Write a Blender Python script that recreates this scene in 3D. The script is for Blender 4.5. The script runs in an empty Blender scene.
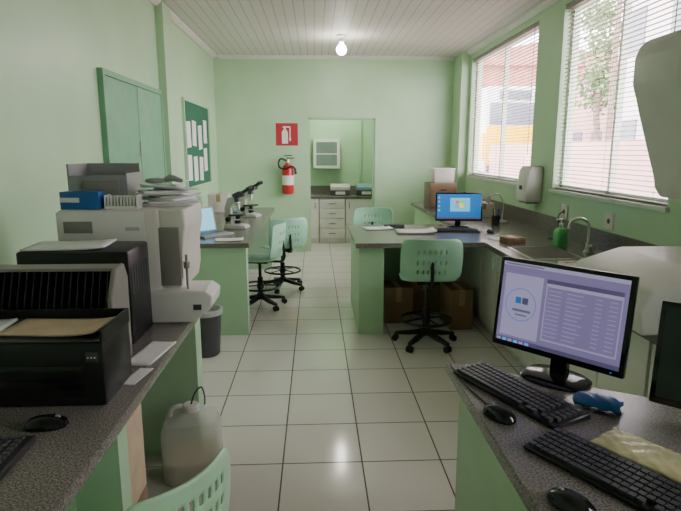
import bpy, bmesh, math, random
from mathutils import Vector, Matrix
random.seed(7)
S=bpy.context.scene; COL=S.collection; R=math.radians; PI=math.pi
# ---------------------------------------------------------------- materials
def mat(name,col,rough=.5,metal=0,var=0,vs=8,emit=0,bump=0,bs=60,alpha=1,spec=.5,trans=0):
    m=bpy.data.materials.new(name); m.use_nodes=True; nt=m.node_tree; b=nt.nodes['Principled BSDF']
    b.inputs['Base Color'].default_value=(*col,1); b.inputs['Roughness'].default_value=rough
    b.inputs['Metallic'].default_value=metal; b.inputs['Specular IOR Level'].default_value=spec
    b.inputs['Alpha'].default_value=alpha; b.inputs['Transmission Weight'].default_value=trans
    tc=nt.nodes.new('ShaderNodeTexCoord')
    if var:
        n=nt.nodes.new('ShaderNodeTexNoise'); n.inputs['Scale'].default_value=vs; n.inputs['Detail'].default_value=3
        r=nt.nodes.new('ShaderNodeValToRGB'); r.color_ramp.elements[0].position=.35; r.color_ramp.elements[1].position=.65
        r.color_ramp.elements[0].color=(*[max(0,c*(1-var)) for c in col],1); r.color_ramp.elements[1].color=(*[min(1,c*(1+var)) for c in col],1)
        nt.links.new(tc.outputs['Object'],n.inputs['Vector']); nt.links.new(n.outputs['Fac'],r.inputs['Fac']); nt.links.new(r.outputs['Color'],b.inputs['Base Color'])
    if bump:
        n=nt.nodes.new('ShaderNodeTexNoise'); n.inputs['Scale'].default_value=bs
        bp=nt.nodes.new('ShaderNodeBump'); bp.inputs['Strength'].default_value=bump; bp.inputs['Distance'].default_value=.01
        nt.links.new(tc.outputs['Object'],n.inputs['Vector']); nt.links.new(n.outputs['Fac'],bp.inputs['Height']); nt.links.new(bp.outputs['Normal'],b.inputs['Normal'])
    if emit:
        b.inputs['Emission Color'].default_value=(*col,1); b.inputs['Emission Strength'].default_value=emit
    return m
def granite():
    m=mat('granite',(.1,.1,.1),.24); nt=m.node_tree; b=nt.nodes['Principled BSDF']
    tc=nt.nodes.new('ShaderNodeTexCoord'); n=nt.nodes.new('ShaderNodeTexNoise'); n.inputs['Scale'].default_value=190; n.inputs['Detail'].default_value=4
    r=nt.nodes.new('ShaderNodeValToRGB'); e=r.color_ramp.elements; e[0].position=.34; e[0].color=(.075,.068,.06,1); e[1].position=.68; e[1].color=(.30,.275,.245,1)
    k=r.color_ramp.elements.new(.5); k.color=(.17,.153,.137,1)
    nt.links.new(tc.outputs['Object'],n.inputs['Vector']); nt.links.new(n.outputs['Fac'],r.inputs['Fac']); nt.links.new(r.outputs['Color'],b.inputs['Base Color']); return m
def tiles():
    m=mat('floor_tiles',(.6,.6,.55),.16); nt=m.node_tree; b=nt.nodes['Principled BSDF']
    tc=nt.nodes.new('ShaderNodeTexCoord'); mp=nt.nodes.new('ShaderNodeMapping'); mp.inputs['Location'].default_value=(.175,-.14,0)
    br=nt.nodes.new('ShaderNodeTexBrick'); br.offset=0; br.squash=1
    for k,v in (('Scale',1),('Mortar Size',.004),('Mortar Smooth',.1),('Brick Width',.4),('Row Height',.4)): br.inputs[k].default_value=v
    br.inputs['Color1'].default_value=(.86,.82,.76,1); br.inputs['Color2'].default_value=(.83,.79,.73,1); br.inputs['Mortar'].default_value=(.12,.10,.08,1)
    n=nt.nodes.new('ShaderNodeTexNoise'); n.inputs['Scale'].default_value=3; mx=nt.nodes.new('ShaderNodeMixRGB'); mx.blend_type='MULTIPLY'; mx.inputs['Fac'].default_value=.08
    nt.links.new(tc.outputs['Object'],mp.inputs['Vector']); nt.links.new(mp.outputs['Vector'],br.inputs['Vector'])
    nt.links.new(tc.outputs['Object'],n.inputs['Vector']); nt.links.new(br.outputs['Color'],mx.inputs['Color1']); nt.links.new(n.outputs['Fac'],mx.inputs['Color2'])
    nt.links.new(mx.outputs['Color'],b.inputs['Base Color'])
    mr=nt.nodes.new('ShaderNodeMapRange'); mr.inputs['To Min'].default_value=.12; mr.inputs['To Max'].default_value=.7
    nt.links.new(br.outputs['Fac'],mr.inputs['Value']); nt.links.new(mr.outputs['Result'],b.inputs['Roughness']); return m
def planks():
    m=mat('ceiling_planks',(.7,.72,.66),.6,spec=.3); nt=m.node_tree; b=nt.nodes['Principled BSDF']
    tc=nt.nodes.new('ShaderNodeTexCoord'); sp=nt.nodes.new('ShaderNodeSeparateXYZ'); nt.links.new(tc.outputs['Object'],sp.inputs[0])
    a=nt.nodes.new('ShaderNodeMath'); a.operation='MULTIPLY'; a.inputs[1].default_value=10; nt.links.new(sp.outputs['X'],a.inputs[0])
    f=nt.nodes.new('ShaderNodeMath'); f.operation='FRACT'; nt.links.new(a.outputs[0],f.inputs[0])
    l=nt.nodes.new('ShaderNodeMath'); l.operation='LESS_THAN'; l.inputs[1].default_value=.1; nt.links.new(f.outputs[0],l.inputs[0])
    mx=nt.nodes.new('ShaderNodeMixRGB'); mx.inputs['Color1'].default_value=(.78,.73,.71,1); mx.inputs['Color2'].default_value=(.52,.49,.47,1)
    nt.links.new(l.outputs[0],mx.inputs['Fac']); nt.links.new(mx.outputs['Color'],b.inputs['Base Color']); return m
M={}
M['wall']=mat('green_wall_paint',(.475,.68,.44),.32,var=.04,vs=2,bump=.08,bs=25)
M['green']=mat('green_masonry_paint',(.43,.65,.41),.4,var=.04,vs=4)
M['door']=mat('green_gloss_wood',(.19,.42,.25),.5,var=.06,vs=6)
M['granite']=granite(); M['tiles']=tiles(); M['planks']=planks()
M['white']=mat('white_plastic',(.78,.76,.72),.4,var=.03)
M['cream']=mat('cream_plastic',(.70,.66,.60),.42,var=.04)
M['grey']=mat('grey_plastic',(.30,.31,.31),.45,var=.05)
M['mgrey']=mat('warm_grey_plastic',(.24,.225,.20),.45,var=.05)
M['lgrey']=mat('light_grey_plastic',(.45,.46,.45),.45,var=.05)
M['dgrey']=mat('dark_grey_plastic',(.055,.055,.06),.45,var=.08)
M['black']=mat('black_plastic',(.009,.009,.010),.35,var=.1)
M['gloss']=mat('glossy_black',(.008,.008,.009),.12)
M['metal']=mat('brushed_steel',(.6,.6,.58),.28,1,var=.05)
M['chair']=mat('pale_green_plastic',(.40,.71,.52),.35,var=.04)
M['chair2']=mat('lime_plastic',(.48,.76,.50),.4,var=.04)
M['paper']=mat('white_paper',(.82,.82,.80),.7,var=.03)
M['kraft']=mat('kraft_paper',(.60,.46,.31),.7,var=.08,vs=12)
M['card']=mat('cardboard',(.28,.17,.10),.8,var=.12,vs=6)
M['browngrey']=mat('grey_brown_plastic',(.22,.16,.13),.6,var=.08,vs=6)
M['tape']=mat('packing_tape',(.42,.30,.17),.3,var=.05)
M['lam']=mat('white_laminate',(.82,.80,.74),.35,var=.02)
M['blue']=mat('blue_plastic',(.02,.12,.38),.4,var=.1)
M['red']=mat('red_enamel',(.55,.02,.02),.3,var=.05)
M['redsign']=mat('red_sign',(.45,.03,.045),.5,var=.03)
M['boardg']=mat('dark_green_felt',(.03,.14,.08),.9,var=.15,vs=40)
M['frame']=mat('window_frame_paint',(.60,.66,.56),.4,var=.05)
M['slat']=mat('white_slat',(.36,.33,.29),.5,var=.03)
M['cord']=mat('blind_cord',(.36,.34,.30),.6,var=.03)
M['jug']=mat('translucent_plastic',(.80,.80,.76),.35,alpha=.42)
M['liquid']=mat('pale_liquid',(.55,.47,.30),.2,var=.05)
M['gsoap']=mat('green_soap',(.10,.50,.16),.25,var=.05)
M['lav']=mat('screen_lavender',(.27,.22,.46),.3,emit=.5)
M['lav2']=mat('screen_title_bar',(.14,.11,.26),.3,emit=.4)
M['scrw']=mat('screen_white',(.42,.37,.62),.3,emit=.6)
M['scrl']=mat('screen_lines',(.22,.18,.36),.3,emit=.4)
M['scrb']=mat('screen_blue',(.02,.18,.55),.3,emit=.6)
M['scrc']=mat('screen_cyan',(.15,.55,.80),.3,emit=.8)
M['sr']=mat('screen_red',(.85,.15,.05),.3,emit=.9); M['sg']=mat('screen_green',(.2,.75,.1),.3,emit=.9)
M['sb']=mat('screen_sky',(.1,.4,.95),.3,emit=.9); M['sy']=mat('screen_yellow',(.95,.7,.05),.3,emit=.9)
M['bulb']=mat('lit_bulb',(1,.97,.85),.3,emit=40)
M['glass']=mat('cabinet_glass',(.22,.28,.25),.12,spec=.6,var=.05)
M['yel']=mat('pale_yellow_film',(.66,.62,.36),.2,bump=.5,bs=30,var=.15,alpha=.8)
M['leaf']=mat('tree_leaves',(.20,.32,.14),.7,var=.3,vs=3)
M['bark']=mat('bark',(.25,.19,.15),.9,var=.2)
M['brick']=mat('red_brick_render',(.50,.22,.17),.8,var=.2,vs=2)
M['pink']=mat('pinkish_render',(.62,.38,.33),.8,var=.1,vs=1)
M['housew']=mat('white_render',(.75,.66,.68),.8,var=.06,vs=1)
M['asph']=mat('asphalt',(.32,.28,.27),.9,var=.1)
M['busw']=mat('bus_white',(.75,.75,.75),.3,var=.03); M['busy']=mat('bus_yellow',(.85,.50,.005),.4,var=.05)
M['dglass']=mat('dark_glass',(.03,.04,.045),.2,var=.1)
M['hglass']=mat('house_window_glass',(.18,.20,.24),.2,var=.1)
M['rubber']=mat('rubber',(.02,.02,.02),.8,var=.2)
M['scopew']=mat('microscope_enamel',(.55,.55,.50),.35,var=.04)
# ---------------------------------------------------------------- mesh builder
class MB:
    def __init__(s): s.bm=bmesh.new(); s.mats=[]; s.cur=0
    def _fl(s):
        for f in s.bm.faces:
            if not f.tag: f.material_index=s.cur; f.tag=True
    def use(s,m):
        s._fl()
        if m not in s.mats: s.mats.append(m)
        s.cur=s.mats.index(m); return s
    def box(s,lo,hi,bev=0,M4=None,seg=2):
        lo=Vector(lo);hi=Vector(hi);c=(lo+hi)/2;d=hi-lo
        g=bmesh.ops.create_cube(s.bm,size=1,matrix=Matrix.Translation(c)@Matrix.Diagonal((abs(d.x),abs(d.y),abs(d.z),1)))
        vs=g['verts']
        if M4 is not None: bmesh.ops.transform(s.bm,matrix=M4,verts=vs)
        if bev:
            es={e for v in vs for e in v.link_edges}
            bmesh.ops.bevel(s.bm,geom=list(es),offset=bev,segments=seg,affect='EDGES',profile=.5)
        return s
    def ring(s,c,u,v,r,n): return [s.bm.verts.new(c+u*math.cos(2*PI*i/n)*r+v*math.sin(2*PI*i/n)*r) for i in range(n)]
    def skin(s,rings,cap=True):
        n=len(rings[0])
        for a,b in zip(rings,rings[1:]):
            for i in range(n): s.bm.faces.new((a[i],a[(i+1)%n],b[(i+1)%n],b[i]))
        if cap: s.bm.faces.new(rings[0][::-1]); s.bm.faces.new(rings[-1])
        return s
    def cyl(s,p0,p1,r0,r1=None,n=16):
        p0=Vector(p0);p1=Vector(p1);r1=r0 if r1 is None else r1;d=(p1-p0).normalized();u=d.orthogonal().normalized();v=d.cross(u)
        return s.skin([s.ring(p0,u,v,r0,n),s.ring(p1,u,v,r1,n)])
    def tube(s,pts,r,n=8,smooth=3):
        P=[Vector(p) for p in pts]
        if smooth and len(P)>2:
            Q=[]
            for i in range(len(P)-1):
                a=P[max(i-1,0)];b=P[i];c=P[i+1];d=P[min(i+2,len(P)-1)]
                for k in range(smooth):
                    t=k/smooth; Q.append(.5*((2*b)+(c-a)*t+(2*a-5*b+4*c-d)*t*t+(3*b-a-3*c+d)*t**3))
            Q.append(P[-1]);P=Q
        u=(P[1]-P[0]).orthogonal().normalized();rs=[]
        for i,p in enumerate(P):
            d=(P[min(i+1,len(P)-1)]-P[max(i-1,0)]).normalized(); u=(u-d*u.dot(d)).normalized(); rs.append(s.ring(p,u,d.cross(u),r,n))
        return s.skin(rs)
    def lathe(s,prof,c=(0,0,0),n=24,M4=None):
        c=Vector(c);T=M4 or Matrix()
        rs=[[s.bm.verts.new(T@(c+Vector((r*math.cos(2*PI*i/n),r*math.sin(2*PI*i/n),z)))) for i in range(n)] for r,z in prof]
        return s.skin(rs)
    def loft(s,secs,c=(0,0,0),n=32,p=4):
        c=Vector(c);rs=[]
        for sec in secs:
            z,wx,wy=sec[:3]; ox,oy=(sec[3],sec[4]) if len(sec)>3 else (0,0); q=[]
            for i in range(n):
                a=2*PI*i/n;ca,sa=math.cos(a),math.sin(a)
                q.append(s.bm.verts.new(c+Vector((ox+wx*math.copysign(abs(ca)**(2/p),ca),oy+wy*math.copysign(abs(sa)**(2/p),sa),z))))
            rs.append(q)
        return s.skin(rs)
    def prism(s,poly,a,b,axis='y',bev=0,seg=3):
        def P(u,v,w): return {'x':(w,u,v),'y':(u,w,v),'z':(u,v,w)}[axis]
        A=[s.bm.verts.new(P(u,v,a)) for u,v in poly];B=[s.bm.verts.new(P(u,v,b)) for u,v in poly]
        s.skin([A,B])
        if bev:
            es={e for v in A+B for e in v.link_edges}
            bmesh.ops.bevel(s.bm,geom=list(es),offset=bev,segments=seg,affect='EDGES',profile=.5)
        return s
    def surf(s,f,nu,nv,skip=None):
        V=[[s.bm.verts.new(f(-1+2*i/nu,-1+2*j/nv)) for j in range(nv+1)] for i in range(nu+1)]
        for i in range(nu):
            for j in range(nv):
                if skip and skip(i,j): continue
                s.bm.faces.new((V[i][j],V[i+1][j],V[i+1][j+1],V[i][j+1]))
        return s
    def quad(s,a,b,c,d): s.bm.faces.new([s.bm.verts.new(p) for p in (a,b,c,d)]); return s
    def ell(s,c,r,n=16):
        bmesh.ops.create_uvsphere(s.bm,u_segments=n,v_segments=max(6,n//2),radius=1,matrix=Matrix.Translation(c)@Matrix.Diagonal((*r,1))); return s
    def build(s,name,m=None,parent=None,world=False,sol=0,keep=False):
        s._fl(); bm=s.bm
        if not sol and not keep: bmesh.ops.recalc_face_normals(bm,faces=bm.faces)
        if world and parent is not None: bmesh.ops.translate(bm,verts=bm.verts,vec=-parent.location)
        me=bpy.data.meshes.new(name); bm.to_mesh(me); bm.free()
        for x in (s.mats or [m]): me.materials.append(x)
        for p in me.polygons: p.use_smooth=True
        me.set_sharp_from_angle(angle=R(35))
        o=bpy.data.objects.new(name,me); COL.objects.link(o)
        if parent is not None: o.parent=parent
        if sol: md=o.modifiers.new('thickness','SOLIDIFY'); md.thickness=sol; md.offset=0
        return o
def tag(o,label,cat,group=None):
    o['label']=label; o['category']=cat
    if group: o['group']=group
    return o
def thing(name,label,cat,loc=(0,0,0),rz=0,group=None):
    o=bpy.data.objects.new(name,None); COL.objects.link(o); o.empty_display_size=.1; o.location=loc; o.rotation_euler=(0,0,R(rz)); return tag(o,label,cat,group)
def dup(root,loc,rz,label):
    r=root.copy(); COL.objects.link(r); r.location=loc; r.rotation_euler=(0,0,R(rz)); r['label']=label
    for ch in list(root.children):
        c=ch.copy(); COL.objects.link(c); c.parent=r
        for g in list(ch.children):
            d=g.copy(); COL.objects.link(d); d.parent=c
    return r
def struct(name,mb,m,parent=None):
    o=mb.build(name,m,parent)
    if parent is None: o['kind']='structure'
    return o
def solo(mb,name,m,label,cat,loc,rz=0,group=None,sol=0):
    o=mb.build(name,m,sol=sol); o.location=loc; o.rotation_euler=(0,0,R(rz)); return tag(o,label,cat,group)
# ---------------------------------------------------------------- room
XL,XR,YB,H=-1.47,2.2,8.5,2.91
struct('floor',MB().box((XL-.15,-1.35,-.1),(XR+.15,10.05,0)),M['tiles'])
struct('ceiling',MB().box((XL-.15,-1.35,H),(XR+.15,YB+.15,H+.08)),M['planks'])
struct('wall_left',MB().box((XL-.15,-1.35,0),(XL,YB+.15,H)),M['wall'])
struct('trim_1',MB().box((XL,5.5,0),(XL+.07,5.8,H-.001)),M['wall'])
DX0,DX1,DH=-.10,.91,2.03
struct('wall_back',MB().box((XL,YB,0),(DX0,YB+.15,H)).box((DX1,YB,0),(XR,YB+.15,H)).box((DX0,YB,DH),(DX1,YB+.15,H)),M['wall'])
struct('trim_2',MB().box((XR-.12,YB-.45,0),(XR,YB,H-.001)),M['wall'])
struct('wall_front',MB().box((XL,-1.35,0),(XR,-1.2,H)),M['wall'])
wins=[(5.62,7.95),(3.35,5.05),(.1,.75)]; ZS,ZT=1.2,2.8  # last opening is out of view, added to brighten the foreground
w=MB().box((XR,-1.35,0),(XR+.15,YB+.15,ZS)).box((XR,-1.35,ZT),(XR+.15,YB+.15,H))
for a,b in ((-1.35,.1),(.75,3.35),(5.05,5.62),(7.95,YB+.15)): w.box((XR,a,ZS),(XR+.15,b,ZT))
struct('wall_right',w,M['wall'])
struct('trim_3',MB().prism([(XL,H),(XL,H-.05),(XL+.02,H-.05),(XL+.06,H-.015),(XL+.06,H)],-1.2,YB,'y'),M['white'])
struct('trim_4',MB().prism([(YB,H),(YB,H-.05),(YB-.02,H-.05),(YB-.06,H-.015),(YB-.06,H)],XL+.07,XR-.13,'x'),M['white'])
struct('trim_5',MB().prism([(XR,H),(XR,H-.05),(XR-.02,H-.05),(XR-.06,H-.015),(XR-.06,H)],-1.2,YB-.46,'y'),M['white'])
for k,(a,b) in enumerate(wins):
    m=MB(); x0,x1=XR+.07,XR+.12
    m.box((x0,a,ZS),(x1,a+.045,ZT)).box((x0,b-.045,ZS),(x1,b,ZT)).box((x0,a,ZS),(x1,b,ZS+.045)).box((x0,a,ZT-.045),(x1,b,ZT))
    y=(a+b)/2; m.box((x0,y-.016,ZS),(x1,y+.016,ZT))
    m.box((XR-.03,a-.03,ZS-.03),(XR+.07,b+.03,ZS))
    struct('window_%d'%(k+1),m,M['frame'])  # the last frame belongs to the added, unseen light opening
bl=['white venetian blind over the far window, nearest the back wall','white venetian blind over the near window, right of the towel dispenser']
for k,(a,b) in enumerate(wins[:2]):
    t=thing('venetian_blind',bl[k],'blind',(XR+.035,(a+b)/2,ZS+.002)); L=(b-a)/2-.02; HH=ZT-ZS
    t['group']='venetian blinds on the right wall'
    MB().box((-.02,-L,HH-.04),(.02,L,HH-.004)).build('head_rail',M['slat'],t)
    MB().box((-.012,-L,.0),(.012,L,.016)).build('bottom_rail',M['slat'],t)
    m=MB(); z=.042
    while z<HH-.05:
        m.box((-.013,-L,-.0018),(.013,L,.0018),M4=Matrix.Translation((0,0,z))@Matrix.Rotation(R(-5),4,'Y')); z+=.034
    m.build('slats',M['slat'],t)
    for y in (-L*.8,0,L*.8):
        MB().cyl((-.0145,y,.01),(-.0145,y,HH-.02),.0015,n=6).build('ladder_cord',M['cord'],t)
    MB().cyl((-.02,-L+.12,.3),(-.02,-L+.12,HH-.03),.004,n=8).build('tilt_wand',M['slat'],t)
# back room
struct('wall_back_room',MB().box((-1.3,9.9,0),(1.75,10.05,2.6)),M['wall'])
struct('wall_left_back_room',MB().box((-1.3,YB+.15,0),(-1.15,9.9,2.6)),M['wall'])
struct('wall_right_back_room',MB().box((1.6,YB+.15,0),(1.75,9.9,2.6)),M['wall'])
struct('ceiling_back_room',MB().box((-1.3,YB+.15,2.6),(1.75,10.05,2.7)),M['white'])
struct('trim_6',MB().box((DX0-.0,YB+.02,0),(DX0+.025,YB+.13,DH)).box((DX1-.025,YB+.02,0),(DX1,YB+.13,DH)).box((DX0,YB+.02,DH-.025),(DX1,YB+.13,DH)),M['green'])
# green hatch on left wall
t=thing('wall_hatch','dark green two leaf wooden shutter on the left wall','shutter',(XL,4.7,1.0))
MB().box((0,-.74,0),(.025,.74,1.1)).box((.025,-.74,1.06),(.04,.74,1.1)).box((.025,-.74,0),(.04,-.70,1.06)).box((.025,.70,0),(.04,.74,1.06)).build('shutter_frame',M['door'],t)
for s in (-1,1):
    l=MB().box((.025,min(s*.005,s*.695),.02),(.036,max(s*.005,s*.695),1.055),bev=.003).build('shutter_leaf',M['door'],t)
MB().box((.036,-.03,.5),(.05,-.015,.62),bev=.003).build('handle',M['metal'],t)
# bulletin board
t=thing('bulletin_board','dark green felt bulletin board with white sheets on the left wall','bulletin board',(XL,7.1,1.13))
MB().box((0,-.7,0),(.015,.7,.97)).build('felt_panel',M['boardg'],t)
MB().box((0,-.73,-.03),(.028,.73,0)).box((0,-.73,.97),(.028,.73,1.0)).box((0,-.73,0),(.028,-.7,.97)).box((0,.7,0),(.028,.73,.97)).build('board_frame',M['green'],t)
for i,(y,z,rr) in enumerate([(-.52,.60,3),(-.22,.62,-3),(-.52,.22,-2),(-.2,.2,2),(.12,.58,4),(.13,.19,-3),(.42,.3,2),(.45,.66,0)]):
    o=MB().box((0,-.105,-.148),(.0015,.105,.148)).build('notice_sheet',M['paper'])
    o.location=(XL+.0155,7.1+y,1.13+z); o.rotation_euler=(R(rr),0,0)
    tag(o,['tilted white notice at the near top of the board','white notice second along the top of the board','white notice at the near bottom of the board','white notice second along the bottom of the board','white notice third along the top of the board','white notice third along the bottom, lowest on the board','white notice at the far bottom of the board','white notice at the far top of the board'][i],'notice','notices pinned on the bulletin board')
# fire sign + extinguisher
t=thing('fire_sign','red square fire extinguisher sign with white pictogram on back wall','sign',(-.42,YB,1.62))
MB().box((-.165,-.004,0),(.165,0,.33)).build('sign_plate',M['redsign'],t)
m=MB(); m.box((-.075,-.006,.03),(.015,-.004,.2)).prism([(-.075,.2),(.015,.2),(-.01,.235),(-.05,.235)],-.006,-.004).box((-.045,-.006,.235),(-.015,-.004,.27)).box((-.06,-.006,.265),(.05,-.004,.285)).box((.04,-.006,.12),(.055,-.004,.275)).box((.035,-.006,.07),(.06,-.004,.12))
m.build('pictogram',M['paper'],t)
t=thing('fire_extinguisher','red fire extinguisher with black hose hanging on the back wall','fire extinguisher',(-.41,YB-.105,.90))
MB().lathe([(.06,0),(.085,.015),(.088,.05),(.088,.36),(.07,.42),(.03,.45),(.025,.47)]).build('cylinder_body',M['red'],t)
MB().lathe([(.0885,.14),(.0893,.141),(.0893,.28),(.0885,.281)]).build('paper_label',M['paper'],t)
MB().cyl((0,0,.46),(0,0,.52),.022).build('valve',M['metal'],t)
MB().box((-.02,-.012,.53),(.1,.012,.545),bev=.003).box((-.02,-.012,.565),(.11,.012,.578),bev=.003,M4=Matrix.Rotation(R(-4),4,'Y')).build('lever',M['black'],t)
MB().tube([(-.02,0,.5),(-.1,-.01,.53),(-.135,-.02,.47),(-.12,-.03,.40),(-.03,-.095,.38),(.06,-.095,.42),(.11,-.06,.38)],.013).cyl((.11,-.06,.39),(.12,-.06,.30),.014,.022).build('hose',M['black'],t)
MB().box((-.03,.06,.3),(.03,.105,.44)).box((-.012,.085,.44),(.012,.105,.52)).build('wall_bracket',M['metal'],t)
# ceiling bulb
t=thing('ceiling_bulb','round lit bulb in white ceiling socket','ceiling light',(.33,7.0,H))
MB().lathe([(.06,0),(.06,-.012),(.035,-.03),(.03,-.08)]).build('socket',M['white'],t)
MB().lathe([(.02,-.08),(.026,-.10),(.05,-.125),(.062,-.155),(.062,-.175),(.05,-.205),(.026,-.222),(.004,-.226)]).build('glass_globe',M['bulb'],t)
# ---------------------------------------------------------------- chairs
HOLE1=lambda i,j: 11<=i<35 and i%4==0 and (6<=j<9 or 13<=j<16 or 21<=j<24)
HOLE2=lambda i,j: 7<=i<39 and i%4 in (0,1) and (6<=j<9 or 12<=j<15 or 18<=j<21 or 24<=j<27)
def make_chair(name,label,m,ringed,loc,rz,seat_z=.5,bk=.7,group='pale green swivel chairs',a0=.3,LR=.25,bw=.225,holes=HOLE1):
    t=thing(name,label,'chair',loc,rz,group)
    for k in range(5):
        a=2*PI*k/5+a0; c,s_=math.cos(a),math.sin(a)
        g=MB().prism([(.02,.085),(.02,.125),(.14,.10),(LR+.005,.078),(LR+.005,.055),(.14,.065)],-.018,.018,'y',bev=.004,seg=1)
        bmesh.ops.rotate(g.bm,verts=g.bm.verts,matrix=Matrix.Rotation(a,3,'Z'),cent=(0,0,0)); lg=g.build('leg',M['black'],t)
        p=Vector((c*LR,s_*LR,.026)); q=Vector((-s_,c,0))
        MB().cyl(p-q*.022,p-q*.006,.026).cyl(p+q*.006,p+q*.022,.026).cyl(p+Vector((0,0,.0)),p+Vector((0,0,.04)),.007,n=8).build('caster',M['rubber'],lg)
    MB().lathe([(.035,.08),(.04,.09),(.04,.13),(.027,.14),(.027,.3),(.016,.31),(.016,seat_z-.04)]).build('gas_column',M['black'],t)
    if ringed:
        m_=MB(); m_.tube([(.2*math.cos(2*PI*i/32),.2*math.sin(2*PI*i/32),.21) for i in range(33)],.011,8,1)
        for k in range(4): a=PI/2*k+.4; m_.cyl((.02*math.cos(a),.02*math.sin(a),.22),(.2*math.cos(a),.2*math.sin(a),.21),.007,n=8)
        m_.lathe([(.035,.19),(.035,.24)]).build('foot_ring',M['black'],t)
    MB().box((-.09,-.1,seat_z-.045),(.09,.1,seat_z-.02),bev=.006).box((-.025,-.24,seat_z-.04),(.025,-.08,seat_z-.022),bev=.004).tube([(0,-.22,seat_z-.031),(0,-.255,seat_z+.02),(0,-.235,bk-.0)],.014).build('seat_bracket',M['black'],t)
    def fs(u,v): 
        return Vector((.215*u*(1-.14*v**6),.20*v*(1-.14*u**6),seat_z-.018*(1-u*u)*(1-v*v)-(.03*max(0,v-.6)/.4 if v>.6 else 0)+.012*max(0,-v)**3))
    MB().surf(fs,20,18).build('seat',m,t,sol=.008)
    def fb(u,v): return Vector((bw*u*(1-.04*v**2-.08*v**10),-.235+.055*u*u-.02*v-.012*(1-v*v),bk+.165*v*(1-.10*u**10)))
    MB().surf(fb,46,32,holes).build('backrest',m,t,sol=.007)
    return t
c1=make_chair('swivel_chair','pale green swivel stool with foot ring in front of the peninsula',M['chair'],True,(.885,4.25,0),-3,.56,.735,bw=.235)
make_chair('swivel_chair','pale green swivel chair, the farther one at the left bench',M['chair'],True,(-.38,6.15,0),25,.49,.665)
make_chair('swivel_chair','pale green swivel chair pushed against left bench by the green panel',M['chair'],True,(-.56,5.42,0),78,.5,.69)
dup(c1,(.68,6.1,0),185,'pale green swivel chair with only its backrest showing behind the peninsula')
make_chair('swivel_chair','lime green perforated chair back at the bottom edge beside left bench',M['chair2'],False,(-.50,1.33,0),56,.42,.63,a0=R(-56),LR=.17,bw=.175,holes=HOLE2)
# ---------------------------------------------------------------- benches
XB=XL+.006
t=thing('near_left_bench','long granite topped green masonry bench near the camera on the left','bench',(-1.0,1.5,0))
MB().box((XB,.3,.76),(-.56,2.8,.80),bev=.004).build('worktop',M['granite'],t,True)
MB().box((XB,.35,0),(-.60,1.04,.76)).box((XB,1.04,0),(-.74,1.55,.76)).box((XB,1.55,0),(-.60,1.63,.76)).build('masonry_base',M['green'],t,True)
MB().box((XB,2.64,0),(-.60,2.76,.76)).build('end_support',M['green'],t,True)
t=thing('far_left_bench','granite topped green masonry bench carrying the microscopes','bench',(-1.0,5.9,0))
MB().box((XB,4.5,.76),(-.55,5.49,.80)).box((XL+.075,5.49,.76),(-.55,5.81,.80)).box((XB,5.81,.76),(-.55,7.4,.80)).build('worktop',M['granite'],t,True)
for a in (4.53,5.85,7.2): MB().box((XB if a!=5.85 else XL+.08,a,0),(-.58 if a!=5.85 else -.9,a+.12,.76)).build('support',M['green'],t,True)
t=thing('near_right_desk','granite topped green masonry desk with slanted back edge at right foreground','desk',(1.0,1.0,0))
MB().prism([(.465,.3),(1.39,.3),(1.39,1.34),(.465,1.87)],.76,.80,'z',bev=.004,seg=1).build('worktop',M['granite'],t,True)
MB().prism([(.50,.35),(1.37,.35),(1.37,1.27),(.50,1.79)],0,.76,'z').build('masonry_base',M['green'],t,True)
t=thing('wall_worktop','L shaped granite worktop with sink cutout and peninsula on the right','worktop',(1.8,4.0,0))
XW=XR-.004
m=MB(); sx0,sx1,sy0,sy1=1.52,1.88,3.72,4.2; G=.8
m.box((1.40,1.35,.76),(XW,sy0,G)).box((1.40,sy1,.76),(XW,YB-.46,G)).box((1.40,sy0,.76),(sx0,sy1,G)).box((sx1,sy0,.76),(XW,sy1,G)).box((.33,4.45,.76),(1.40,5.6,G))
m.build('countertop',M['granite'],t,True)
MB().box((XR-.029,1.35,G),(XW,YB-.46,.95)).build('backsplash',M['granite'],t,True)
MB().box((.36,4.5,0),(.57,5.56,.76)).build('peninsula_support',M['green'],t,True)
MB().box((.57,5.48,0),(1.43,5.56,.76)).build('back_panel',M['green'],t,True)
MB().box((1.45,5.6,0),(2.18,8.0,.76)).build('masonry_base',M['green'],t,True)
pos=['nearest the camera','second from the camera','third from the camera, under the sink','fourth, beside the peninsula corner','fifth, inside the peninsula kneehole']
ys=[1.4+i*.82 for i in range(6)]
for i in range(5):
    t=thing('base_cabinet','white laminate base cabinet under the right worktop, '+pos[i],'cabinet',(1.8,ys[i]+.405,0),0,'base cabinets under the right worktop')
    W=.4
    MB().box((-.33,-W,.08),(.38,-W+.018,.755)).box((-.33,W-.018,.08),(.38,W,.755)).box((-.33,-W,.08),(.38,W,.1)).box((.36,-W,.1),(.38,W,.755)).box((-.29,-W,0),(.38,W,.08)).build('body',M['lam'],t)
    for s in (-1,1):
        d=MB().box((-.35,min(s*.003,s*(W-.002)),.09),(-.332,max(s*.003,s*(W-.002)),.745),bev=.002).build('door',M['lam'],t)
        MB().tube([(-.35,s*.04,.6),(-.372,s*.04,.605),(-.372,s*.04,.695),(-.35,s*.04,.7)],.005,8,2).build('handle',M['metal'],d)
t=thing('sink','stainless steel sink bowl set into the right worktop','sink',(1.7,3.96,.64))
m=MB(); a,b=.178,.238
m.box((-a,-b,0),(a,b,.006)).box((-a,-b,.0),(-a+.006,b,.16)).box((a-.006,-b,0),(a,b,.16)).box((-a,-b,0),(a,-b+.006,.16)).box((-a,b-.006,0),(a,b,.16))
m.build('bowl',M['metal'],t)
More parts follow.
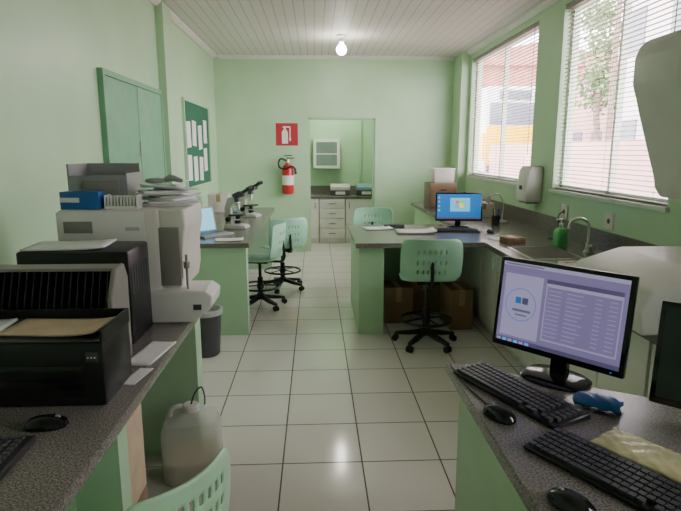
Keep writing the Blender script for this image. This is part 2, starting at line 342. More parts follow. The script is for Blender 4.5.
MB().box((-.195,-.255,.16),(-.17,.255,.164)).box((.17,-.255,.16),(.195,.255,.164)).box((-.17,-.255,.16),(.17,-.23,.164)).box((-.17,.23,.16),(.17,.255,.164)).build('rim',M['metal'],t)
t=thing('faucet','chrome swan neck faucet behind the sink','faucet',(2.02,3.95,.80))
MB().lathe([(.03,0),(.03,.012),(.018,.02),(.016,.07)]).build('base',M['metal'],t)
MB().tube([(0,0,.06),(0,0,.18),(-.02,0,.235),(-.08,0,.26),(-.14,0,.235),(-.155,0,.18)],.011,10,4).build('spout',M['metal'],t)
MB().cyl((0,0,.05),(.0,-.06,.06),.008).cyl((0,-.05,.058),(0,-.085,.066),.014).build('handle',M['metal'],t)
t=thing('soap_bottle','green liquid soap bottle with pump beside the sink','soap bottle',(1.93,4.22,.80),10)
MB().loft([(0,.046,.036),(.008,.05,.04),(.12,.05,.04),(.145,.034,.03),(.155,.014,.014),(.165,.014,.014)]).build('bottle',M['gsoap'],t)
MB().lathe([(.016,.165),(.016,.185),(.005,.187),(.005,.215)]).box((-.045,-.007,.213),(.012,.007,.225),bev=.003).build('pump',M['white'],t)
t=thing('towel_dispenser','white paper towel dispenser with dark slot on the right wall','towel dispenser',(XR,5.4,1.05))
MB().prism([(-.16,0),(-.17,.1),(-.15,.3),(-.12,.35),(0,.35),(0,0)],-.13,.13,'y',bev=.02).build('cover',M['white'],t)
MB().box((-.14,-.1,-.012),(-.03,.1,.002)).build('towel_slot',M['dgrey'],t)
MB().box((-.176,-.03,.12),(-.166,.03,.16),bev=.003).build('lock',M['dgrey'],t)
for (y,z,lb) in ((4.0,1.03,'cream wall socket above backsplash, right of the faucet'),(4.75,1.02,'cream wall socket above backsplash, under the wall between windows')):
    t=thing('wall_socket',lb,'socket',(XR,y,z),0,'wall sockets over the right worktop')
    MB().box((-.012,-.06,-.06),(0,.06,.06),bev=.003).build('plate',M['cream'],t)
    MB().cyl((-.014,0,0),(-.011,0,0),.02).build('outlet',M['dgrey'],t)
tag(MB().tube([(2.18,4.75,1.02),(2.14,4.75,.98),(2.13,4.7,.87),(2.1,4.65,.808),(2.0,4.6,.806)],.005).build('power_cord',M['black']),'black power cord hanging from the socket onto the right worktop','cord')
# ---------------------------------------------------------------- monitors & keyboards
def monitor(label,w,h,loc,rz,tilt,draw,zb=.08,group=None):
    t=thing('computer_monitor',label,'monitor',loc,rz,group)
    MB().loft([(0,.11,.085),(.006,.112,.087),(.014,.10,.075),(.018,.03,.02)],c=(0,.05,0),p=2.6).build('base',M['gloss'],t)
    MB().prism([(-.03,.012),(.03,.012),(.022,zb+h*.42),(-.022,zb+h*.42)],.062,.09,'y',bev=.004).build('neck',M['gloss'],t)
    T=Matrix.Translation((0,.01,zb))@Matrix.Rotation(R(-tilt),4,'X')
    b_=.014
    m=MB().box((-w/2,0,0),(w/2,.022,h),bev=.004,M4=T).box((-w*.36,.02,h*.15),(w*.36,.05,h*.8),bev=.01,M4=T)
    c=m.build('casing',M['gloss'],t)
    m=MB(); lay=[0]
    def rect(mt,x0,z0,x1,z1):
        lay[0]+=1; y=-.0006-.00010*lay[0]
        X=lambda q:-w/2+b_+q*(w-2*b_); Z=lambda q:b_+.006+q*(h-2*b_-.006)
        m.use(mt); m.quad(*[T@Vector(p) for p in ((X(x0),y,Z(z0)),(X(x1),y,Z(z0)),(X(x1),y,Z(z1)),(X(x0),y,Z(z1)))])
    draw(rect,m,T,w,h); m.build('screen',None,t,keep=True)
    MB().cyl(T@Vector((w*.42,-.001,.01)),T@Vector((w*.42,.004,.01)),.003,n=8).build('power_light',M['scrb'],c)
    return t
def near_screen(rect,m,T,w,h):
    rect(M['lav'],0,0,1,1); rect(M['lav2'],0,0,1,.05); rect(M['scrw'],.0,.955,1,1); rect(M['scrl'],.02,.968,.35,.985)
    rect(M['scrw'],.03,.08,.36,.86)
    m.use(M['scrb']); n=32; cx,cz=-w/2+.014+.195*(w-.028),.02+.49*(h-.034); y=-.0072
    for i in range(n):
        a0,a1=2*PI*i/n,2*PI*(i+1)/n
        m.quad(*[T@Vector((cx+r*math.cos(a),y,cz+r*math.sin(a))) for r,a in ((.054,a0),(.056,a0),(.056,a1),(.054,a1))])
    rect(M['scrb'],.14,.5,.19,.58); rect(M['lav2'],.2,.5,.25,.58); rect(M['scrl'],.12,.4,.28,.43); rect(M['scrl'],.15,.35,.25,.37)
    rect(M['scrw'],.39,.12,.97,.86); rect(M['lav'],.40,.14,.96,.77); rect(M['lav2'],.39,.81,.97,.86)
    for i in range(12):
        z=.725-i*.049; rect(M['scrw'],.41,z,.41+.11,z+.008); rect(M['scrw'],.56,z,.56+random.uniform(.1,.18),z+.008); rect(M['scrw'],.78,z,.83,z+.008); rect(M['scrw'],.88,z,.94,z+.008)
    for i in range(6): rect(M['sb'] if i%2 else M['scrw'],.02+i*.05,.01,.055+i*.05,.04)
def far_screen(rect,m,T,w,h):
    rect(M['scrb'],0,0,1,1); rect(M['scrc'],.3,.3,.75,.85); rect(M['lav2'],0,0,1,.07)
    rect(M['sr'],.42,.6,.505,.74); rect(M['sg'],.525,.62,.61,.76); rect(M['sb'],.41,.44,.495,.58); rect(M['sy'],.515,.46,.60,.60)
    for i in range(4): rect(M['scrw'],.03,.82-i*.17,.07,.9-i*.17)
def dark_screen(rect,m,T,w,h): rect(M['dglass'],0,0,1,1)
monitor('black monitor showing a lavender list window on the right desk',.445,.31,(.757,1.665,.80),-50,7,near_screen,.080,'black computer monitors')
monitor('black monitor cut off by the right edge of the view on the near desk',.42,.28,(1.055,1.22,.80),-42,9,dark_screen,.075,'black computer monitors')
monitor('small black monitor with blue desktop and four colour flag on the peninsula',.46,.28,(1.42,5.38,.80),-6,6,far_screen,.06,'black computer monitors')
def keyboard(label,loc,rz,L=.44,W=.145):
    t=thing('keyboard',label,'keyboard',loc,rz,'black keyboards')
    MB().prism([(-W/2,0),(W/2,0),(W/2,.02),(-W/2,.012)],-L/2,L/2,'x',bev=.003,seg=1).build('body',M['black'],t)
    m=MB(); rows=6
    for j in range(rows):
        y=-W/2+.014+j*.0205; z=.0125+(.0065)*(y+W/2)/W+.004; x=-L/2+.012
        while x<L/2-.026:
            wd=.0155
            if j==0 and -.1<x<-.0: wd=.1
            if (x+wd)<L/2-.01 and not (abs(x-(.085))<.006 or abs(x-.148)<.006):
                m.box((x,y-.0075,z-.004),(x+wd,y+.0075,z+.005))
            x+=wd+.0035
    m.build('keys',M['dgrey'],t); return t
keyboard('black keyboard in front of the lavender screen monitor',(.62,1.585,.80),-66)
keyboard('black keyboard nearest the camera on the right desk',(.70,1.12,.80),-59)
keyboard('black keyboard on the peninsula before the blue monitor',(1.33,5.08,.80),-6,.4,.13)
keyboard('black keyboard partly cut off at the left edge of the left bench',(-.80,1.14,.80),-88)
def mouse(label,loc,rz):
    t=thing('computer_mouse',label,'mouse',loc,rz,'black computer mice')
    MB().loft([(0,.028,.052),(.006,.031,.056),(.018,.029,.052),(.029,.020,.036,0,-.004),(.034,.008,.015,0,-.006)],p=2.4).build('shell',M['gloss'],t)
    MB().cyl((-.004,.028,.024),(.004,.028,.024),.009).build('scroll_wheel',M['grey'],t); return t
mouse('black mouse left of the keyboard under the lavender screen',(.52,1.44,.80),25)
mouse('black mouse at the bottom edge of the right desk',(.54,1.03,.80),30)
mouse('black mouse lying on the left bench before the printer',(-.745,1.44,.80),-80)
mouse('black mouse beside the keyboard on the peninsula',(1.62,5.0,.80),0)
tag(MB().tube([(.512,1.50,.8035),(.495,1.58,.8035),(.485,1.66,.8035),(.480,1.76,.8035),(.475,1.83,.8035)],.0025,6).build('mouse_cord',M['black']),'thin black cord running from the mouse along the desk edge','cord')
m=MB(); m.surf(lambda u,v:Vector((.062*u+.008*v*v,.036*v,.012+.016*(1-u**4)*(1-v**4)+.003*math.sin(9*u+4*v))),14,10)
solo(m,'blue_cloth',M['blue'],'folded blue cloth just right of the monitor base','cloth',(.825,1.485,.8035),-35,sol=.012)
m=MB(); m.surf(lambda u,v:Vector((.13*u,.064*v*(1-.04*u*u),.006+.011*(1-v**4)*(1-u**6)+.0022*math.sin(17*u+3*v)*math.cos(9*v))),36,18)
solo(m,'plastic_packet',M['yel'],'pale yellow crinkled plastic packet beside the near keyboard','packet',(.825,1.21,.80),-57,sol=.004)
def sheets(name,label,loc,w,h,rz,th=.002,curl=.01,mt=None,group=None,cat='paper'):
    m=MB(); m.surf(lambda u,v:Vector((w/2*u,h/2*v,th/2+curl*(max(0,u)**3)+curl*.4*(max(0,-v)**3))),10,8)
    return solo(m,name,mt or M['paper'],label,cat,loc,rz,group,sol=th)
sheets('paper_slip','white paper slip at the far left corner of right desk',(.525,1.775,.80),.045,.10,-30,.0015,.0)
t=thing('large_analyser','large white instrument with tall overhanging head at right edge','lab instrument',(1.8,2.4,.80))
MB().prism([(-.47,0),(.36,0),(.36,.26),(-.22,.26),(-.44,.19),(-.49,.10)],-.30,.36,'y',bev=.014,seg=3).build('base',M['white'],t)
MB().box((-.40,-.304,.05),(.30,-.298,.12),bev=.002).build('front_panel',M['cream'],t)
MB().prism([(.08,.24),(.36,.24),(.36,1.22),(.08,1.22)],-.26,.02,'y',bev=.014).build('column',M['white'],t)
h=MB().prism([(.10,.56),(.10,1.22),(-.36,1.22),(-.40,1.19),(-.42,1.14),(-.42,1.03),(-.37,.90),(-.30,.70),(-.27,.58),(-.24,.54)],-.28,.04,'y',bev=.014,seg=3).build('instrument_head',M['white'],t)
MB().box((-.33,-.284,1.0),(-.05,-.278,1.16),bev=.002).build('head_cover',M['cream'],h)
def carton(label,loc,sx,sy,sz,rz=0,group=None,mt=None,open_=False):
    t=thing('cardboard_box',label,'box',loc,rz,group)
    MB().box((-sx/2,-sy/2,0),(sx/2,sy/2,sz),bev=.003).build('body',mt or M['card'],t)
    MB().box((-.025,-sy/2-.0008,sz*.6),(.025,sy/2+.0008,sz+.0008)).build('tape_strip',M['tape'],t)
    for s in (-1,1): MB().box((min(s*.002,s*sx/2),-sy/2,sz),(max(s*.002,s*sx/2),sy/2,sz+.0006)).build('flap',mt or M['card'],t)
    return t
t=thing('storage_unit','grey brown storage unit on the right worktop near back wall','container',(1.66,7.3,.80),4)
MB().box((-.18,-.14,0),(.18,.15,.33),bev=.01).build('body',M['browngrey'],t)
for k in range(2): 
    d=MB().box((-.165,-.150,.02+k*.155),(.165,-.139,.16+k*.155),bev=.003).build('drawer',M['card'],t)
    MB().box((-.04,-.16,.08+k*.155),(.04,-.149,.10+k*.155),bev=.003).build('handle',M['dgrey'],d)
t=thing('plastic_container','pale cream plastic box on top of the grey brown unit','container',(1.68,7.3,1.13),4)
MB().prism([(-.13,0),(.13,0),(.14,.17),(-.14,.17)],-.1,.1,'y',bev=.012).build('tub',M['cream'],t)
MB().box((-.146,-.11,.168),(.146,.11,.19),bev=.006).build('lid',M['white'],t)
carton('small brown carton between the blue monitor and the sink',(1.62,4.42,.80),.16,.14,.05,12)
t=thing('pen_cup','dark cup with pens right of the blue monitor','pen cup',(1.83,5.5,.80))
MB().lathe([(.035,0),(.04,.01),(.042,.1),(.038,.1),(.036,.015)]).build('cup',M['dgrey'],t)
for i in range(5):
    a=i*1.3; MB().cyl((.015*math.cos(a),.015*math.sin(a),.02),(.032*math.cos(a),.032*math.sin(a),.17),.004,n=8).build('pen',[M['blue'],M['red'],M['black'],M['white'],M['blue']][i],t)
t=thing('desk_lamp','small grey gooseneck lamp behind the blue monitor','lamp',(1.98,5.75,.80))
MB().lathe([(.07,0),(.07,.012),(.02,.025)]).build('base',M['grey'],t)
MB().tube([(0,0,.02),(.01,0,.18),(-.03,0,.28),(-.1,0,.30),(-.15,0,.26)],.007).build('neck',M['metal'],t)
MB().cyl((-.14,0,.27),(-.18,0,.22),.02,.045).build('shade',M['grey'],t)
carton('cream carton on the right worktop behind the pen cup',(1.92,6.3,.80),.22,.3,.16,-5,mt=M['cream'])
t=thing('tray','white plastic tray with papers between sink and large instrument','tray',(1.80,3.36,.80),3)
MB().box((-.2,-.14,0),(.2,.14,.006)).box((-.2,-.14,.006),(-.194,.14,.035)).box((.194,-.14,.006),(.2,.14,.035)).box((-.194,-.14,.006),(.194,-.134,.035)).box((-.194,.134,.006),(.194,.14,.035)).build('tray_body',M['white'],t)
sheets('paper_sheets','white sheets lying in the white tray',(1.80,3.36,.807),.3,.21,8,.02,.01)
sheets('paper_sheets','white sheets between the white tray and the large instrument',(1.66,3.02,.80),.28,.2,-14,.006,.012)
sheets('paper_sheets','white sheets lying on the worktop between small carton and sink',(1.60,4.62,.80),.2,.14,20,.004,.008)
t=thing('tissue_box','white tissue box against the right wall by large instrument','box',(2.06,3.15,.80))
MB().box((-.06,-.12,0),(.06,.12,.10),bev=.004).build('carton',M['white'],t)
MB().surf(lambda u,v:Vector((.01*u*(1+v),.04*u,.125+.025*v+.006*math.sin(6*u))),8,4).build('tissue',M['paper'],t,sol=.002)
sheets('open_notebook','open white notebook lying on the peninsula behind the stool',(.93,5.05,.80),.36,.26,-4,.012,.02,cat='notebook')
sheets('paper_sheets','white sheets on the left end of the peninsula',(.60,5.3,.80),.26,.2,6,.008,.01)
tag(MB().box((-.1,-.05,0),(.1,.05,.03),bev=.008).build('pencil_case',M['dgrey']),'dark pencil case behind papers on the peninsula','pencil case').location=(.78,5.42,.80)
for i,(x,y,sx,sy,sz,lb) in enumerate([(.74,4.95,.26,.3,.33,'brown carton under the peninsula beside its green support'),(1.05,5.2,.28,.3,.40,'brown carton standing in the middle under the peninsula'),(1.26,4.75,.2,.34,.36,'brown carton under the peninsula beside the white cabinets')]):
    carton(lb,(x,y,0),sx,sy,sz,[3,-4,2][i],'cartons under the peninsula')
# ---------------------------------------------------------------- left near bench
t=thing('ink_printer','black box printer with open top tray nearest the camera on left bench','printer',(-.875,1.69,.80))
MB().box((-.25,-.13,0),(.25,.11,.20),bev=.012).build('body',M['black'],t)
MB().box((-.25,-.13,.19),(-.242,.11,.235)).box((.242,-.13,.19),(.25,.11,.235)).box((-.242,.102,.19),(.242,.11,.235)).build('tray_walls',M['black'],t)
MB().box((-.21,-.133,.03),(.19,-.129,.13),bev=.001).build('front_panel',M['gloss'],t)
MB().box((-.242,-.125,.2),(.242,.10,.205)).build('tray_floor',M['dgrey'],t)
MB().box((.20,-.1335,.14),(.235,-.1295,.17),bev=.001).build('button_panel',M['dgrey'],t)
for i in range(3): MB().cyl((.207+i*.010,-.136,.155),(.207+i*.010,-.133,.155),.0025,n=10).build('button',M['white'],t)
sheets('envelope','brown kraft envelope lying in the tray of the near black printer',(-.80,1.675,1.0055),.30,.17,-5,.006,.012,M['kraft'],cat='envelope')
sheets('paper_sheets','white sheets sticking out beside the envelope on the near printer',(-1.035,1.67,1.0055),.15,.17,4,.008,.004)
t=thing('slotted_rack','dark slotted rack with warm grey end plates behind the near printer','rack',(-.975,1.91,.80))
for s in (-1,1): MB().prism([(-.09,0),(.07,0),(.08,.30),(.05,.355),(-.03,.355),(-.09,.26)],s*.282-.009,s*.282+.009,'x',bev=.004,seg=1).build('end_plate',M['mgrey'],t)
MB().box((-.273,-.085,.01),(.273,.075,.03)).box((-.273,.06,.03),(.273,.075,.33)).build('tray',M['black'],t)
m=MB()
for i in range(22):
    x=-.26+i*.0247; m.prism([(-.07,.03),(.06,.03),(.06,.33),(.045,.345),(-.02,.345),(-.07,.22)],x-.002,x+.002,'x')
m.build('fins',M['black'],t)
MB().box((-.273,-.03,.343),(.273,.05,.353)).build('top_bar',M['mgrey'],t)
t=thing('laser_printer','upright black box printer with paper on top before the cream analyser','printer',(-.91,2.205,.80))
MB().box((-.22,-.12,0),(.20,.135,.375),bev=.012).build('body',M['black'],t)
MB().box((-.19,-.123,.04),(.18,-.119,.14),bev=.001).build('paper_drawer',M['gloss'],t)
MB().box((-.18,-.124,.22),(.15,-.118,.31),bev=.001).build('front_cover',M['dgrey'],t)
m=MB()
for i in range(7): m.box((.198,-.1+i*.03,.2),(.202,-.085+i*.03,.31))
m.build('side_vents',M['dgrey'],t)
sheets('paper_sheets','white sheets on top of the black laser printer',(-.97,2.20,1.175),.3,.2,5,.008,.006)
sheets('paper_sheets','loose white sheets at the edge of the left bench',(-.62,1.99,.80),.10,.24,-8,.006,.004)
sheets('paper_sheets','single white sheet before the loose sheets on left bench edge',(-.605,1.78,.80),.05,.14,-10,.0015,.002)
t=thing('benchtop_analyser','cream benchtop analyser with sample ledge on the left bench','lab instrument',(-.84,2.60,.80))
MB().box((-.27,-.2,0),(.16,.2,.50),bev=.018).build('body',M['cream'],t)
u_=MB().box((-.27,-.203,.36),(.10,-.197,.49),bev=.002).build('upper_cover',M['white'],t)
MB().box((-.24,-.2065,.40),(-.12,-.2025,.45),bev=.001).build('status_window',M['mgrey'],u_)
MB().box((.02,-.2065,.41),(.08,-.2025,.425),bev=.001).build('cover_latch',M['lgrey'],u_)
MB().prism([(.155,.10),(.24,.13),(.25,.2),(.25,.30),(.27,.42),(.265,.5),(.155,.5)],-.18,.2,'y',bev=.012).build('side_tower',M['cream'],t)
MB().prism([(.06,.06),(.12,.0),(.30,.0),(.33,.03),(.38,.07),(.385,.12),(.35,.145),(.06,.145)],-.235,-.02,'y',bev=.01).build('sample_ledge',M['white'],t)
MB().box((.155,-.195,.16),(.245,-.178,.42),bev=.004).build('sampling_recess',M['mgrey'],t)
MB().cyl((.27,-.19,.14),(.27,-.19,.30),.006).cyl((.27,-.19,.24),(.27,-.19,.27),.014).build('probe',M['metal'],t)
MB().box((.30,-.238,.06),(.335,-.2355,.085)).build('start_button',M['dgrey'],t)
t=thing('grey_bin_box','grey open plastic box of papers on top of the cream analyser','box',(-.97,2.63,1.30))
MB().box((-.13,-.11,0),(.13,.11,.008)).box((-.13,-.11,.008),(-.122,.11,.19)).box((.122,-.11,.008),(.13,.11,.15)).box((-.122,-.11,.008),(.122,-.102,.14)).box((-.122,.102,.008),(.122,.11,.19)).build('box_body',M['grey'],t)
MB().box((-.06,-.125,.05),(.1,-.111,.12),bev=.003).build('front_label_holder',M['mgrey'],t)
t=thing('blue_carton','small blue carton with white band in front of the grey box','carton',(-1.01,2.46,1.30),-4)
MB().box((-.085,-.045,0),(.085,.04,.075),bev=.003).build('body',M['blue'],t)
MB().box((-.0855,-.0455,.03),(.0,.0405,.05)).build('band',M['white'],t)
t=thing('tube_rack','white slotted card rack right of the blue carton','rack',(-.84,2.455,1.30))
MB().box((-.07,-.035,0),(.07,.035,.012)).box((-.07,-.035,.012),(-.065,.035,.06)).box((.065,-.035,.012),(.07,.035,.06)).build('rack_body',M['white'],t)
for i in range(9): MB().box((-.058+i*.0135,-.03,.012),(-.0535+i*.0135,.03,.055)).build('card',M['paper'],t)
ordn=['lowest','second lowest','third lowest','fourth lowest','fifth lowest','fourth from the top','third from the top','second from the top','topmost']
offs=[(.02,.0,0),(.04,-.01,18),(-.005,.01,-24),(.05,.01,38),(.015,-.03,-12),(-.01,.0,30),(.05,.01,-44),(-.01,.0,12),(.02,.0,-25)]
z=1.301
for i in range(9):
    m=MB(); w,h=[(.24,.17),(.22,.16),(.22,.15),(.20,.14),(.22,.14),(.19,.13),(.19,.12),(.18,.13),(.15,.10)][i]; ph=[.2,1,3,-.5,-1.4,.5,-1,-2.0,.3][i]; cl=[.006,.012,.01,.02,.02,.02,.03,.03,.04][i]; th=[.012,.009,.011,.008,.010,.009,.008,.006,.004][i]
    m.surf(lambda u,v:Vector((w/2*u,h/2*v,th/2+cl*max(0,u*math.cos(ph)+v*math.sin(ph)-.2)**2*.5)),12,8)
    o=solo(m,'paper_bundle',M['paper'],ordn[i]+' sheaf of papers in the messy pile on the cream analyser','paper',(-.70+offs[i][0],2.60+offs[i][1],z),offs[i][2],'paper sheaves on the cream analyser',sol=th); z+=th+.002
m=MB()
for k in range(4): m.tube([(0,0,.012),(.04,.02*k-.03,.02+.004*k),(.085,.028*k-.045,.012)],.009,8)
m.ell((-.03,0,.014),(.05,.035,.014),12)
solo(m,'glove',M['grey'],'grey crumpled glove lying on top of the paper pile','glove',(-.71,2.62,z+.002),20)
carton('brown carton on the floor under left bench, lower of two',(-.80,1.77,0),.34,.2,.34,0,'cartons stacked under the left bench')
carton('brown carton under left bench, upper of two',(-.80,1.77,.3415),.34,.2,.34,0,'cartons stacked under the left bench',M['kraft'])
t=thing('jerry_can','translucent whitish waste jerry can with pale liquid beside left bench','jerry can',(-.60,2.47,0),6)
MB().loft([(0,.12,.10),(.012,.135,.12),(.05,.138,.122),(.25,.138,.122),(.30,.12,.105),(.32,.08,.07),(.335,.04,.04)],p=4).build('container',M['jug'],t)
MB().loft([(.004,.12,.10),(.02,.131,.116),(.12,.132,.116)],p=4).build('liquid',M['liquid'],t)
MB().lathe([(.038,.335),(.038,.362),(.034,.367)]).build('cap',M['white'],t)
MB().tube([(-.10,0,.29),(-.09,0,.345),(-.05,0,.36),(-.03,0,.34)],.011).build('carry_handle',M['white'],t)
MB().tube([(0,0,.36),(.02,0,.42),(.05,.02,.44),(.06,.05,.38),(.05,.13,.30)],.004).build('drain_tube',M['dgrey'],t)
t=thing('waste_bin','small dark waste bin with grey liner between the left benches','waste bin',(-.85,4.10,0))
MB().lathe([(.09,0),(.1,.01),(.125,.35),(.13,.355),(.122,.355),(.095,.02)]).build('bin_body',M['dgrey'],t)
MB().lathe([(.1285,.325),(.133,.355),(.134,.362),(.118,.365),(.11,.28)]).build('liner',M['lgrey'],t)
# ---------------------------------------------------------------- far left bench
def microscope(label,loc,rz):
    t=thing('microscope',label,'microscope',loc,rz,'microscopes on the left bench')
    MB().prism([(-.1,0),(.12,0),(.12,.035),(.05,.05),(-.08,.035),(-.1,.02)],-.075,.075,'x',bev=.008).build('base',M['scopew'],t)
    MB().prism([(.05,.04),(.12,.04),(.125,.2),(.09,.30),(0,.31),(-.02,.27),(.05,.25),(.07,.2)],-.028,.028,'x',bev=.008).build('arm',M['scopew'],t)
    MB().box((-.075,-.06,.125),(.075,.07,.14),bev=.003).build('stage',M['black'],t)
    MB().cyl((0,0,.05),(0,0,.08),.03).cyl((0,0,.09),(0,0,.124),.022).build('condenser',M['black'],t)
    n=MB().lathe([(.03,.235),(.032,.25),(.03,.262)]).build('nosepiece',M['metal'],t)
    for k in range(3):
        a=k*2.09; MB().cyl((.015*math.cos(a),.015*math.sin(a),.237),(.024*math.cos(a),.024*math.sin(a),.175+.008*k),.009,.006,12).build('objective',M['metal'],n)
    MB().lathe([(.034,.26),(.036,.30),(.03,.315)]).prism([(-.07,.31),(.03,.305),(.035,.335),(-.03,.365),(-.075,.345)],-.05,.05,'x',bev=.006).build('head',M['dgrey'],t)
    for s in (-1,1):
        MB().cyl((s*.03,-.04,.34),(s*.03,-.115,.385),.014).cyl((s*.03,-.11,.382),(s*.03,-.135,.397),.018).build('eyepiece',M['black'],t)
        MB().cyl((s*.028,.085,.09),(s*.06,.085,.09),.024).cyl((s*.06,.085,.09),(s*.075,.085,.09),.013).build('focus_knob',M['black'],t)
    return t
ms=microscope('cream and black microscope, the nearer one on the left bench',(-.76,5.40,.80),80)
dup(ms,(-.74,6.35,.80),70,'cream and black microscope, the farther one on the left bench')
t=thing('laptop','open laptop with blue screen on the near end of the microscope bench','laptop',(-.94,4.95,.80),50)
MB().box((-.17,-.12,0),(.17,.12,.02),bev=.004).build('base',M['grey'],t)
MB().box((-.145,-.02,.0201),(.145,.1,.022)).build('keys',M['black'],t)
T=Matrix.Translation((0,.12,.015))@Matrix.Rotation(R(-12),4,'X')
l=MB().box((-.17,0,0),(.17,.01,.23),bev=.003,M4=T).build('lid',M['grey'],t)
MB().box((-.155,-.001,.015),(.155,.0,.215),M4=T).build('screen',M['scrc'],l)
sheets('paper_sheets','white sheets in front of the laptop on the left bench',(-.74,4.68,.80),.24,.16,5,.003,.006)
t=thing('sample_jar','small blue capped white jar between the microscopes','jar',(-.85,5.9,.80))
MB().lathe([(.03,0),(.034,.005),(.034,.08),(.028,.09)]).build('jar_body',M['white'],t); MB().lathe([(.032,.09),(.032,.11),(.028,.112)]).build('cap',M['blue'],t)
carton('cream carton on the far end of the microscope bench',(-1.2,6.95,.80),.25,.3,.22,5,mt=M['cream'])
# ---------------------------------------------------------------- back room furniture
t=thing('drawer_cabinet','white drawer unit seen through the doorway','cabinet',(.28,9.5,0))
MB().box((-.215,-.28,.08),(.215,.38,.765)).box((-.215,-.25,0),(.215,.38,.08)).build('body',M['lam'],t)
for k in range(4):
    d=MB().box((-.21,-.298,.095+k*.167),(.21,-.281,.255+k*.167),bev=.002).build('drawer',M['lam'],t)
    MB().tube([(-.05,-.298,.175+k*.167),(-.045,-.32,.175+k*.167),(.045,-.32,.175+k*.167),(.05,-.298,.175+k*.167)],.005,6,2).build('handle',M['dgrey'],d)
for (xc,lb,hs) in ((-.17,'white one door cabinet left of the drawer unit in back room',1),(.77,'white one door cabinet right of the drawer unit in back room',-1)):
    t=thing('base_cabinet',lb,'cabinet',(xc,9.5,0)); W=.225 if hs==1 else .265
    MB().box((-W,-.28,.08),(W,.38,.765)).box((-W,-.25,0),(W,.38,.08)).build('body',M['lam'],t)
    d=MB().box((-W+.005,-.298,.095),(W-.005,-.281,.755),bev=.002).build('door',M['lam'],t)
    MB().tube([(hs*(W-.06),-.298,.6),(hs*(W-.06),-.32,.605),(hs*(W-.06),-.32,.695),(hs*(W-.06),-.298,.7)],.005,6,2).build('handle',M['dgrey'],d)
t=thing('back_room_worktop','granite worktop in the back room beyond the doorway','worktop',(.4,9.5,.766))
MB().box((-.85,9.17,.766),(1.59,9.89,.80),bev=.003).build('slab',M['granite'],t,True)
MB().box((-.85,9.87,.80),(1.59,9.899,.93)).build('backsplash',M['granite'],t,True)
for (xc,lb,mm) in ((.42,'cream bench instrument with dark base, left of two in back room',M['cream']),(.86,'pale blue bench instrument with dark base, right of two in back room',mat('pale_blue_plastic',(.25,.42,.50),.4,var=.05))):
    t=thing('bench_instrument',lb,'lab instrument',(xc,9.42,.80),0,'bench instruments in the back room')
    MB().box((-.16,-.13,0),(.16,.13,.09),bev=.01).build('base',M['dgrey'],t)
    MB().prism([(-.13,.09),(.13,.09),(.12,.19),(-.08,.19),(-.13,.15)],-.165,.165,'x',bev=.01).build('lid',mm,t)
    MB().box((-.08,-.134,.02),(.08,-.129,.07)).build('control_panel',M['white'],t)
t=thing('wall_cabinet','small white wall cabinet with glass door in the back room','wall cabinet',(.20,9.9,1.24))
MB().box((-.23,-.2,0),(.23,0,.50),bev=.004).build('body',M['lam'],t)
d=MB().box((-.225,-.215,.005),(-.18,-.2,.495)).box((.18,-.215,.005),(.225,-.2,.495)).box((-.18,-.215,.005),(.18,-.2,.05)).box((-.18,-.215,.45),(.18,-.2,.495)).box((-.18,-.212,.24),(.18,-.2,.26)).build('door',M['lam'],t)
MB().box((-.18,-.207,.05),(.18,-.201,.45)).build('glass_pane',M['glass'],d); MB().cyl((.2,-.215,.25),(.2,-.232,.25),.009).build('knob',M['metal'],d)
solo(MB().box((-.02,-.03,0),(.02,0,1.6)),'conduit',M['green'],'green vertical conduit on the back room wall above the worktop','conduit',(.80,9.898,.935))
# ---------------------------------------------------------------- outside
g=MB().box((XR+.3,-10,-.3),(60,60,0)); struct('ground',g,M['asph'])
t=thing('bus','white and yellow bus parked outside the far window','bus',(7.5,24.0,0))
MB().box((-1.1,-3,.7),(1.1,3,3.9),bev=.12).build('body',M['busw'],t)
MB().box((-.95,-3.05,2.5),(.75,-2.97,3.3),bev=.02).build('windscreen',M['hglass'],t)
MB().box((-1.06,-3.06,.9),(1.06,-2.98,2.45),bev=.02).box((.8,-3.06,2.45),(1.09,-2.98,3.5)).box((-1.13,-2.95,1.2),(-1.09,3,2.2)).build('yellow_panels',M['busy'],t)
MB().box((-.6,-3.07,3.42),(.6,-3.0,3.75),bev=.02).build('destination_box',M['hglass'],t)
for s in (-1,1): MB().cyl((s*.8,-3.08,1.3),(s*.8,-3.05,1.3),.14,n=20).build('headlight',M['busw'],t)
MB().box((-1.0,-3.1,.75),(1.0,-3.0,1.0),bev=.03).build('bumper',M['dgrey'],t)
for k in range(4): MB().box((-1.12,-2.2+k*1.25,2.3),(-1.09,-1.2+k*1.25,3.2)).build('side_window',M['hglass'],t)
for y in (-2,2):
    for x in (-.95,.95): MB().cyl((x-.12,y,.5),(x+.12,y,.5),.5,n=24).build('wheel',M['rubber'],t)
def house(label,x0,y0,x1,y1,z,mw,rw):
    t=thing('building',label,'building',((x0+x1)/2,(y0+y1)/2,0)); a,b=(x1-x0)/2,(y1-y0)/2
    MB().box((-a,-b,0),(a,b,z)).build('walls',mw,t)
    MB().prism([(-a-.3,z),(a+.3,z),(0,z+1.4)],-b-.3,b+.3,'y').build('roof',rw,t)
    for k in range(3):
        for zz in (1.2,4.2):
            if zz+1.2<z: MB().box((-a-.04,-b+.7+k*(2*b-1.4)/2-.45,zz),(-a+.02,-b+.7+k*(2*b-1.4)/2+.45,zz+1.2)).build('window',M['hglass'],t)
            if zz+1.2<z: MB().box((-a+.7+k*(2*a-1.4)/2-.45,-b-.04,zz),(-a+.7+k*(2*a-1.4)/2+.45,-b+.02,zz+1.2)).build('window',M['hglass'],t)
house('reddish brick building behind the bus outside',7,34,20,40,6.5,M['brick'],M['brick'])
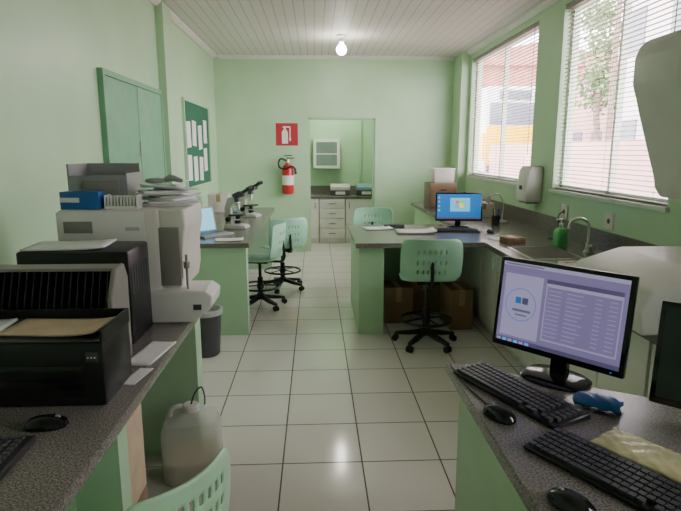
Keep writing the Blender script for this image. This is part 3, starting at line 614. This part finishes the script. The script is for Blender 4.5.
house('white two storey house outside the near window',9,11,14,16.6,6.2,M['housew'],M['housew'])
house('pinkish house outside between the tree and the bus',12.5,22,18,27,5,M['pink'],M['brick'])
struct('wall_street',MB().box((6,3,0),(6.2,19,1.75)),M['pink'])
t=thing('tree','leafy green tree outside the near window','tree',(9.3,18.3,0))
MB().tube([(0,0,0),(.1,0,1.5),(0,.1,3),(.1,0,4.2)],.10,10).build('trunk',M['bark'],t)
for k in range(5):
    a=k*1.256; MB().tube([(0,.1,2.6+.25*k),(.35*math.cos(a),.35*math.sin(a),3.3+.3*k),(.7*math.cos(a),.7*math.sin(a),3.9+.35*k)],.035,6).build('branch',M['bark'],t)
m=MB(); cl=[Vector((random.gauss(0,.42),random.gauss(0,.42),random.uniform(3,5.9))) for _ in range(16)]
for i in range(1200):
    p=random.choice(cl)+Vector((random.gauss(0,.25),random.gauss(0,.25),random.gauss(0,.2))); q=Vector([random.gauss(0,1) for _ in range(3)]).normalized(); u=q.orthogonal().normalized()*.11; v=q.cross(u).normalized()*.07
    m.quad(p-u,p-v,p+u,p+v)
m.build('foliage',M['leaf'],t,keep=True)
t=thing('utility_pole','slim utility pole outside the near window','pole',(7.6,14.3,0))
MB().cyl((0,0,0),(0,0,7),.08,.06).build('post',M['bark'],t); MB().box((-.6,-.05,6.2),(.6,.05,6.3)).build('crossarm',M['bark'],t)
# ---------------------------------------------------------------- light
wd=bpy.data.worlds.new('sky'); S.world=wd; wd.use_nodes=True; nt=wd.node_tree; bg=nt.nodes['Background']
bg.inputs['Color'].default_value=(1,.95,1,1); bg.inputs['Strength'].default_value=15
for a,b in wins:
    l=bpy.data.lights.new('portal','AREA'); l.shape='RECTANGLE'; l.size=ZT-ZS; l.size_y=b-a; l.cycles.is_portal=True
    o=bpy.data.objects.new('window_portal',l); COL.objects.link(o); o.location=(XR+.17,(a+b)/2,(ZS+ZT)/2); o.rotation_euler=(0,R(90),0)
def pt(loc,e,col=(1,.95,.85),r=.05):
    l=bpy.data.lights.new('lamp','POINT'); l.energy=e; l.color=col; l.shadow_soft_size=r
    o=bpy.data.objects.new('point_light',l); COL.objects.link(o); o.location=loc
pt((.33,7.0,H-.34),10); pt((.3,9.1,2.4),26,(1,1,.92),.15)  # ceiling bulb, then an added fill hidden above the doorway for the back room
# ---------------------------------------------------------------- camera
cd=bpy.data.cameras.new('camera'); cam=bpy.data.objects.new('camera',cd); COL.objects.link(cam)
cd.sensor_width=36; cd.lens=551/681*36; cam.location=(0,0,1.55); cam.rotation_euler=(R(90-10.8),0,R(-2.6)); cd.clip_start=.02
S.camera=cam
